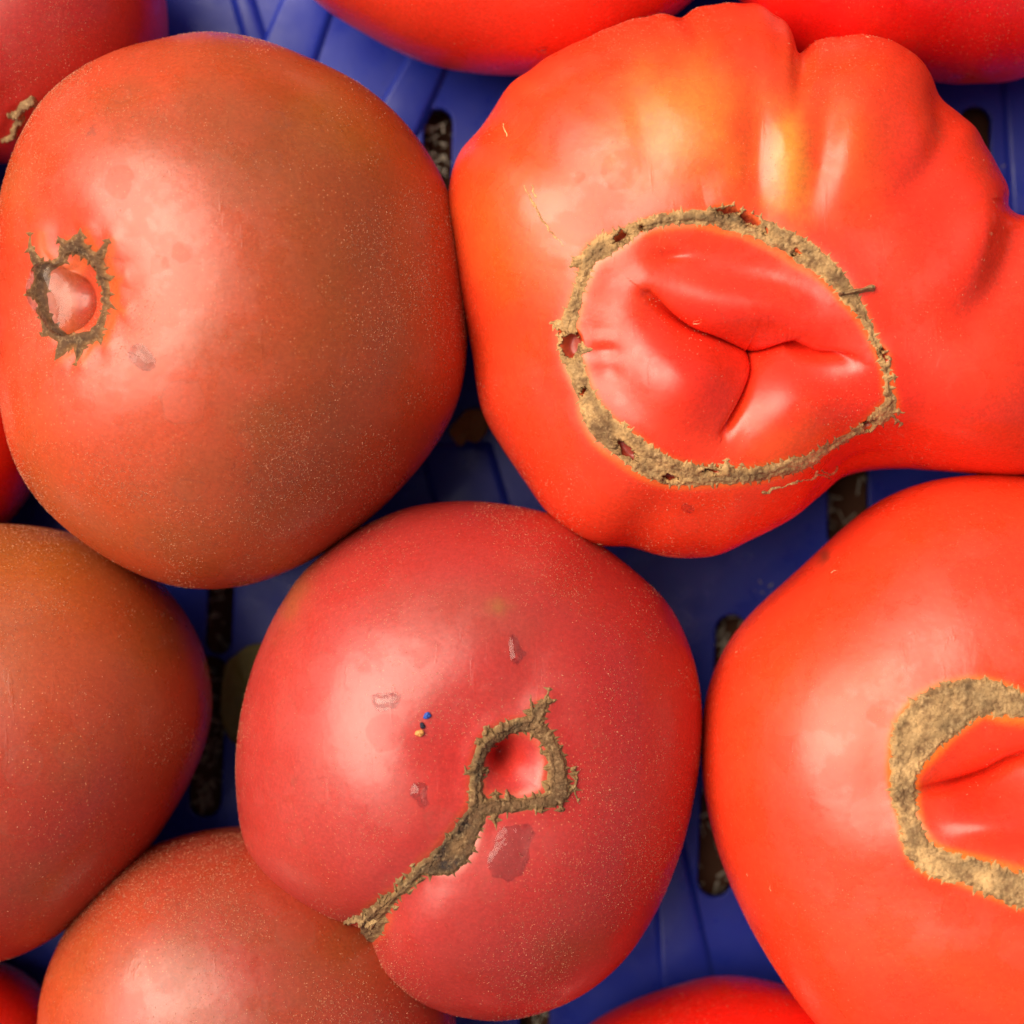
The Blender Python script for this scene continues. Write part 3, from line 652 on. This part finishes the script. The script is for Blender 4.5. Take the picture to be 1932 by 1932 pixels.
outD = [(880,945),(780,955),(700,985),(640,1020),(570,1083),(520,1160),(480,1250),(455,1340),(443,1430),(445,1510),(460,1590),(500,1650),(560,1700),(615,1732),(660,1756),(690,1782),(708,1812),(740,1846),(780,1880),(850,1910),(940,1923),(1030,1907),
        (1110,1870),(1180,1810),(1240,1720),(1285,1610),(1312,1500),(1325,1400),(1322,1310),(1300,1220),(1260,1140),(1200,1080),(1130,1025),(1060,978),(980,955)]
hx, hy = oxD+sD*1125, oyD+sD*490
oD, bD, gD = tomato('crimson tomato with a spiny looped brown scar running down to its lower left edge', outD, (890, 1430), .043, .040, CRIM, M_crim, 640, 280,
       flat=2.2, fuzz=10000, seed=31, lump=.0006, harm=30, fsz=1.15, bexp=1.8,
       grooves=[([(905,1540,.4),(860,1600,1),(780,1670,1),(720,1730,1.1),(670,1790,1.3)], .0020, 46), ([(940,1470,1),(760,1360,.6),(700,1330,.2)], .0006, 40), ([(1020,1120,.2),(1010,1250,1),(985,1340,.5)], .0010, 60)],
       bulges=[(950,1460,170,160,0,-.0040), (hx+14, hy+12, 44, 50, 0, -.0030), (hx, hy-2, 23, 27, 20, -.0060), (760,1500,120,120,0,.0006), (840,1800,120,90,20,.0012)],
       patches=[(900,1150,120,60,0,srgb(150,90,70),.30),(600,1350,160,260,0,srgb(206,78,66),.5),(1080,1790,70,40,-10,srgb(150,64,30),.5),(880,1450,150,150,0,srgb(208,50,42),.7),(550,1120,60,30,-60,srgb(170,110,60),.5),(940,1145,22,14,0,srgb(150,110,50),.6),(1150,1300,160,300,0,srgb(180,40,34),.5)],
       scars=[dict(strokes=scD)], halo=(srgb(215,90,50), .5, 8))
crust('looped_scar', oD, gD, bD, scD+spD+hookD, res=.85, thick=.0007, rough=.0004, spikes=17, splen=12, spw=4.2, colr=(.135,.070,.027), seed=12, tint_jit=.5, edge=(.30,.18,.065), wob=1.8, round_=7,
      darks=[(oxD+sD*830, oyD+sD*960, 34, 16, -50, 1.), (oxD+sD*690, oyD+sD*1130, 15, 34, 10, 1.), (oxD+sD*745, oyD+sD*1235, 26, 15, 0, 1.), (oxD+sD*880, oyD+sD*1110, 8, 34, 20, 1.), (oxD+sD*1040, oyD+sD*870, 14, 6, 0, .7), (oxD+sD*1150, oyD+sD*870, 22, 7, -8, .6), (oxD+sD*1340, oyD+sD*165, 10, 14, 0, .6)])
crust('scar_flap', oD, gD, bD, [tipD], res=.9, thick=.0009, rough=.0008, spikes=14, splen=6, spw=3, colr=(.44,.28,.12), seed=14, wob=2.0, round_=6)

# ------------------------------------------------------------------ big red tomato at the right bottom
sE, oxE, oyE = .3351, 1284.5, 1284.5
ringE = cv([(1960,150,60),(1850,120,85),(1700,90,100),(1560,130,130),(1430,200,150),(1335,300,145),(1270,430,98),(1245,530,78),(1258,640,72),(1280,760,58),(1310,880,66),(1380,990,80),(1480,1040,78),
            (1600,1070,78),(1720,1110,90),(1840,1150,92),(1950,1180,100),(2100,1170,100),(2250,1080,90),(2330,900,80),(2330,700,80),(2300,450,80),(2200,250,70),(2080,170,60)], sE, oxE, oyE, True); ringE = cat(ringE)
outE = [(1932,898),(1880,897),(1800,900),(1740,910),(1690,930),(1645,950),(1590,1000),(1540,1042),(1480,1095),(1430,1145),(1390,1192),(1355,1243),(1335,1300),(1325,1370),(1322,1430),(1330,1500),(1345,1570),(1365,1640),(1400,1712),
        (1440,1790),(1490,1868),(1545,1932),(1620,2010),(1750,2090),(1900,2120),(2080,2080),(2230,1960),(2310,1780),(2330,1560),(2310,1330),(2240,1130),(2130,990),(2030,920)]
cE = cv([(1340,640),(1480,600),(1620,560),(1780,510),(1932,430),(2150,380)], sE, oxE, oyE); cE = [(x, y, v) for (x, y), v in zip(cE, [.2,.7,1,1,1,.8])]
oE, bE, gE = tomato('large smooth red tomato at the right edge with a thick cork ring around a crease', outE, (1840, 1500), .048, .040, REDO*np.array([1,.82,.8]), M_red, 640, 280,
       flat=2.3, fuzz=2500, seed=41, lump=.0006, harm=12,
       grooves=[(cE, .0085, 62, 'cut', .0014, -1), ([(1322,1430,.1),(1450,1760,.8),(1700,2000,.2)], -.0010, 90), ([(1560,1650,.2),(1750,1730,1),(1920,1760,.6)], .0008, 60)],
       bulges=[(1900,1480,230,190,0,-.0045), (1900,1400,90,40,-15,.0014), (1880,1560,120,50,0,.0030)],
       patches=[(1500,1250,200,200,0,REDO,.4),(1640,1340,170,110,0,srgb(245,96,40),.35),(1620,1600,110,200,0,srgb(240,80,50),.4),(1850,1500,110,90,0,RED,.7),(1800,1830,200,80,20,srgb(240,90,30),.35),(1553,1052,16,9,-55,srgb(120,60,40),.7)],
       scars=[dict(strokes=[ringE])], halo=(srgb(245,140,40), .6, 8))
crust('cork_ring', oE, gE, bE, [ringE], res=1.1, thick=.0004, rough=.0003, spikes=20, splen=12, spw=5, colr=(.44,.265,.11), seed=15, tint_jit=.42, edge=(.52,.29,.10), wob=5.5, round_=10,
      darks=[(oxE+sE*1380, oyE+sE*130, 16, 8, -40, .5), (oxE+sE*1270, oyE+sE*240, 7, 4, 0, .6), (oxE+sE*1620, oyE+sE*30, 9, 5, 30, .6), (oxE+sE*1800, oyE+sE*1150, 20, 8, 20, .4)])

# ------------------------------------------------------------------ small scar pieces on the top left fruit and litter on the crate bottom
def bvh_of(o):
    V = np.empty(len(o.data.vertices)*3); o.data.vertices.foreach_get('co', V); V = V.reshape(-1, 3)+np.array(o.location)
    return BVHTree.FromPolygons(V.tolist(), [tuple(p.vertices) for p in o.data.polygons])
crust('stem_scar', A_, np.array(A_.location), bvh_of(A_), [[(62,190,9),(45,200,10),(36,215,8),(15,216,4)],[(40,222,7),(30,240,9),(25,250,6)],[(28,255,6),(14,262,6),(5,262,3)]], res=.9, thick=.0012, rough=.0008, colr=(.17,.10,.045), seed=16, edge=(.40,.26,.11), wob=2.5, round_=7)

def blob(name, x, y, z, rx, ry, rz, rot, mat, label, cat, seed=0, n=18, m=10, wob=.25, group=None):
    r = np.random.default_rng(seed); a = np.linspace(0, 2*math.pi, n, endpoint=False); t = np.linspace(0, math.pi, m)
    ph = r.uniform(0, 6, 4)
    k = 1+wob*(.5*np.sin(2*a+ph[0])+.4*np.sin(3*a+ph[1])+.3*np.sin(5*a+ph[2]))
    V = []; c, s = math.cos(rot), math.sin(rot)
    for tt in t:
        for aa, kk in zip(a, k):
            u, v = rx*kk*math.sin(tt)*math.cos(aa), ry*kk*math.sin(tt)*math.sin(aa); V.append((u*c-v*s, u*s+v*c, rz*math.cos(tt)*(1+.3*math.sin(4*aa))))
    Fq = [[i*n+j, (i+1)*n+j, (i+1)*n+(j+1) % n, i*n+(j+1) % n] for i in range(m-1) for j in range(n)]
    o = mesh_obj(name, V, Fq, mat); o.location = (x, y, z); o['label'] = label; o['category'] = cat
    if group: o['group'] = group
    return o
M_leaf = plain('dry_leaf', (.42,.20,.05), .6); M_olive = plain('olive_leaf', (.20,.17,.04), .6)
def leaf(x, y, pts, mat, label, seed, z=.0025, vein=.0006):
    O = catmull(pts, 6); n = len(O); cxy = O.mean(0); V = []; Fq = []; R = 7
    for k in range(R+1):
        f_ = k/R
        for i, p in enumerate(O):
            q = cxy+(p-cxy)*f_; cur = .0010*f_*f_+.0010*math.sin(i/n*12+seed)*f_+vein*math.sin(i/n*40)*f_*(1-f_)
            w = unproj(np.array(q[0]), np.array(q[1]), z); V.append((w[0], w[1], z+cur))
    for k in range(R):
        for i in range(n): Fq.append([k*n+i, (k+1)*n+i, (k+1)*n+(i+1) % n, k*n+(i+1) % n])
    V = np.array(V); org = np.array([*V.mean(0)[:2], 0.0])
    o = mesh_obj('dry_leaf', V, Fq, mat, origin=org)
    md = o.modifiers.new('thickness', 'SOLIDIFY'); md.thickness = .0003
    o['label'] = label; o['category'] = 'leaf scrap'; return o
leaf(0, 0, [(848,812),(862,795),(880,775),(905,772),(925,785),(918,815),(900,835),(882,832),(870,842),(855,830)], M_leaf, 'small curled brown leaf scrap on the blue bottom between the two biggest tomatoes', 1)
leaf(0, 0, [(425,1262),(445,1235),(480,1215),(530,1225),(520,1330),(480,1400),(440,1400),(418,1350)], M_olive, 'dark olive leaf scrap in the narrow gap at left, beside the crimson tomato', 2)

M_crumb = plain('pale_crumb', (.45,.42,.40)); V = []; FF = []
for k in range(60):
    px, py = random.choice([(1430,1105),(560,1115),(540,1130),(790,130),(820,160),(850,130),(1450,1110),(905,880),(1270,1700),(620,40),(230,1640),(215,1650),(1900,300)])
    p = unproj(np.array(px+random.gauss(0, 14)), np.array(py+random.gauss(0, 12)), .0001); a = random.uniform(0, 6.3); L = random.uniform(.0001, .0007); w = L*random.uniform(.2, .5); c, s_ = math.cos(a), math.sin(a); i0 = len(V)
    for u, v, z in ((-L,-w,-.0002),(L,-w,-.0002),(L*.7,w,-.0002),(-L,w*.6,-.0002),(0,0,w)): V.append((p[0]+u*c-v*s_, p[1]+u*s_+v*c, z+.0001))
    for q in ((0,1,4),(1,2,4),(2,3,4),(3,0,4)): FF.append([i0+z for z in q])
mesh_obj('crumbs', V, FF, M_crumb, smooth_=False, kind='stuff')
# water drops
def drop(name, bvh, strokes, height, label, seed, res=1.0, wob=1.5, rd=14, fit=False):
    A = np.array([p for s in strokes for p in s]); x0, y0 = (A[:, :2]-A[:, 2:]).min(0)-5; x1, y1 = (A[:, :2]+A[:, 2:]).max(0)+5
    X, Y = np.meshgrid(np.arange(x0, x1, res), np.arange(y0, y1, res)); G = np.stack([X+wob*2*fbm(X, Y, 26, 4, seed), Y+wob*2*fbm(X, Y, 26, 4, seed+3)], -1)
    sd = seg_sdf(G, strokes); ins_ = sd < 1.2
    idx = -np.ones(sd.shape, int); V = []
    ks = list(zip(*np.where(ins_))); H_ = [hit(bvh, X[k], Y[k]) for k in ks]
    if fit:      # water levels out over the pit: quadratic sheet through the skin around it
        A_s = np.array([(h[0].x, h[0].y, h[0].z) for k, h in zip(ks, H_)]); c0 = A_s.mean(0)
        B_ = lambda a: np.stack([np.ones(len(a)), a[:, 0], a[:, 1], a[:, 0]**2, a[:, 1]**2, a[:, 0]*a[:, 1]], -1)
        wg = np.array([1. if sd[k] > -12 else .05 for k in ks])[:, None]
        q_ = (A_s-c0)*1000; co, *_ = np.linalg.lstsq(B_(q_[:, :2])*wg, q_[:, 2]*wg[:, 0], rcond=None)
        zf = (B_(q_[:, :2])@co)/1000+c0[2]
    for i_, ((yy, xx), (p, nn)) in enumerate(zip(ks, H_)):
        if p is None: continue
        if nn.z < 0: nn = -nn
        u = min(max(-sd[yy, xx]/rd, 0), 1); h = (height*math.sqrt(max(0, 1-(1-u)**2)) if fit else height*u*u*(3-2*u))-(.00006 if sd[yy, xx] > -1 else 0)
        if fit: p = Vector((p.x, p.y, zf[i_] if sd[yy, xx] < -2 else max(min(zf[i_], p.z), p.z-.0001))); nn = Vector((0, 0, 1))
        idx[yy, xx] = len(V); V.append(tuple(p+nn*h))
    f = np.stack([idx[:-1, :-1], idx[1:, :-1], idx[1:, 1:], idx[:-1, 1:]], -1).reshape(-1, 4); f = f[(f >= 0).all(1)]
    V = np.array(V); org = V.mean(0)
    o = mesh_obj(name, V, f, M_water, origin=org); o['label'] = label; o['category'] = 'water drop'; o['group'] = 'water drops on the tomatoes'
    return o
drop('water_drop', bB, [cv([(560,780,200),(640,950,330),(800,1080,380),(760,1280,230)], sB, oxB, oyB)], .0028, 'large clear water drop sitting in the star shaped stem scar', 1, res=.9, rd=80, wob=.8, fit=True)
drop('water_drop', bB, [[(262,668,22),(278,685,18)]], .0004, 'flat water drop to the right of the star shaped stem scar', 2, rd=22)
drop('water_drop', bD, [[(745,1318,18),(715,1322,22)],[(745,1315,22),(760,1306,6)]], .00028, 'wide flat water drop above the blue, black and orange grains', 3, wob=7, rd=16)
drop('water_drop', bD, [[(790,1495,22),(795,1512,14)]], .0005, 'round water drop left of the looped brown scar', 4, wob=5, rd=22)
drop('water_drop', bD, [[(965,1210,10),(975,1235,16)]], .0005, 'narrow water drop above the looped brown scar on the crimson tomato', 5, wob=5, rd=16)
drop('water_drop', bD, [[(955,1585,24),(985,1580,24),(960,1620,40)]], .00028, 'large flat wet drop just under the looped brown scar', 6, wob=8, rd=24)
drop('water_drop', bC, [[(1290,952,7),(1303,960,8)]], .0003, 'tiny flat water drop below the oval corky ring', 7, wob=3, rd=5)

# grains on the crimson tomato
def grain(name, px, py, r, mat, label, cat, seed, asp=1.2):
    p, nn = hit(bD, px, py); blob(name, p.x, p.y, p.z+r*.4, r*asp, r, r*.8, seed, mat, label, cat, seed, 14, 8, .2)
grain('grain', 806, 1350, .00060, plain('blue_crumb', (.03,.10,.45)), 'tiny blue crumb, topmost of the three specks on the crimson tomato', 'crumb', 1)
grain('grain', 797, 1369, .00048, plain('black_crumb', (.02,.02,.04)), 'tiny black crumb between the blue crumb and the orange seed', 'crumb', 2)
grain('seed', 792, 1383, .00066, plain('orange_seed', (.80,.36,.10), .4), 'tiny orange seed, lowest of the three specks on the crimson tomato', 'seed', 3)

# specks stuck to the skins (too small to pick apart)
def specks(parent, org, bvh, pts, mat, name='dust_specks'):
    V = []; Fq = []
    for k, (px, py, r) in enumerate(pts):
        p, nn = hit(bvh, px, py)
        if p is None: continue
        r *= S; a0 = random.uniform(0, 6); n = 7; i0 = len(V)
        t1 = nn.orthogonal().normalized(); t2 = nn.cross(t1)
        for ring, (rr, h) in enumerate(((1.15, -.1), (.9, .5), (.4, .8))):
            for j in range(n):
                a = a0+j*6.283/n; q = rr*r*(1+.35*math.sin(2*a+k)); v = p+t1*(q*math.cos(a))+t2*(q*.7*math.sin(a))+nn*(h*r*.7); V.append((v.x-org[0], v.y-org[1], v.z-org[2]))
        for g_ in range(2):
            for j in range(n): Fq.append([i0+g_*n+j, i0+(g_+1)*n+j, i0+(g_+1)*n+(j+1) % n, i0+g_*n+(j+1) % n])
    mesh_obj(name, V, Fq, mat, parent=parent, kind='stuff')
M_pale = plain('pale_dust', (.85,.55,.30)); M_dk = plain('dark_dirt', (.09,.02,.02))
R_ = random.Random(4)
specks(oC, gC, bC, [(1255,200,3),(1263,175,3),(1447,198,4),(1395,76,3),(1425,128,3),(1410,146,2.5),(1487,82,2.5),(1637,70,4),(1560,95,2.5),(1640,410,4),(1846,172,3),(1905,330,3),(1380,823,6),(1315,608,6),(1500,645,4),(1132,1027,5),(1548,460,3),(1870,440,3.5),(1855,490,3)]
       +[(R_.gauss(1840,60), R_.gauss(370,70), R_.uniform(.8,2)) for _ in range(60)]+[(R_.uniform(900,1800), R_.uniform(150,1000), R_.uniform(.7,1.4)) for _ in range(90)], M_pale)
specks(oC, gC, bC, [(1325,203,5),(1363,316,3),(1400,316,4),(1390,255,2),(1310,320,2.5),(1270,300,1.5),(1340,240,1.5),(1515,688,3)], M_dk, 'dirt_specks')
specks(oB, gB, bB, [(413,318,4),(232,85,6),(842,420,5),(620,940,3),(635,958,3),(213,797,3),(233,790,2.5),(248,865,3.5)]+[(R_.uniform(150,800), R_.uniform(120,1040), R_.uniform(.7,1.5)) for _ in range(120)], M_pale)
specks(oB, gB, bB, [(82,358,5),(85,350,3),(378,275,1.5),(388,300,2),(330,380,1.5),(470,770,2.5),(455,850,3),(448,860,3),(440,880,4),(470,905,5)]+[(R_.gauss(430,60), R_.gauss(840,50), R_.uniform(.8,2.4)) for _ in range(60)], M_dk, 'dirt_specks')
specks(oH, gH, bH, [(1022,92,9),(1026,98,6)], M_dk, 'dirt_specks')
specks(oD, gD, bD, [(748,1252,6)]+[(R_.uniform(520,1250), R_.uniform(1000,1850), R_.uniform(.7,1.5)) for _ in range(160)], M_pale)
specks(oD, gD, bD, [(R_.gauss(820,40), R_.gauss(1220,12), R_.uniform(1,3)) for _ in range(14)]+[(R_.uniform(560,800), R_.uniform(1200,1500), R_.uniform(.8,1.6)) for _ in range(30)], M_dk, 'dirt_specks')
specks(oE, gE, bE, [(1575,1080,7),(1390,1230,3),(1400,1310,2),(1455,1675,5),(1410,1650,3)]+[(R_.uniform(1400,1900), R_.uniform(950,1900), R_.uniform(.7,1.6)) for _ in range(60)], M_pale)
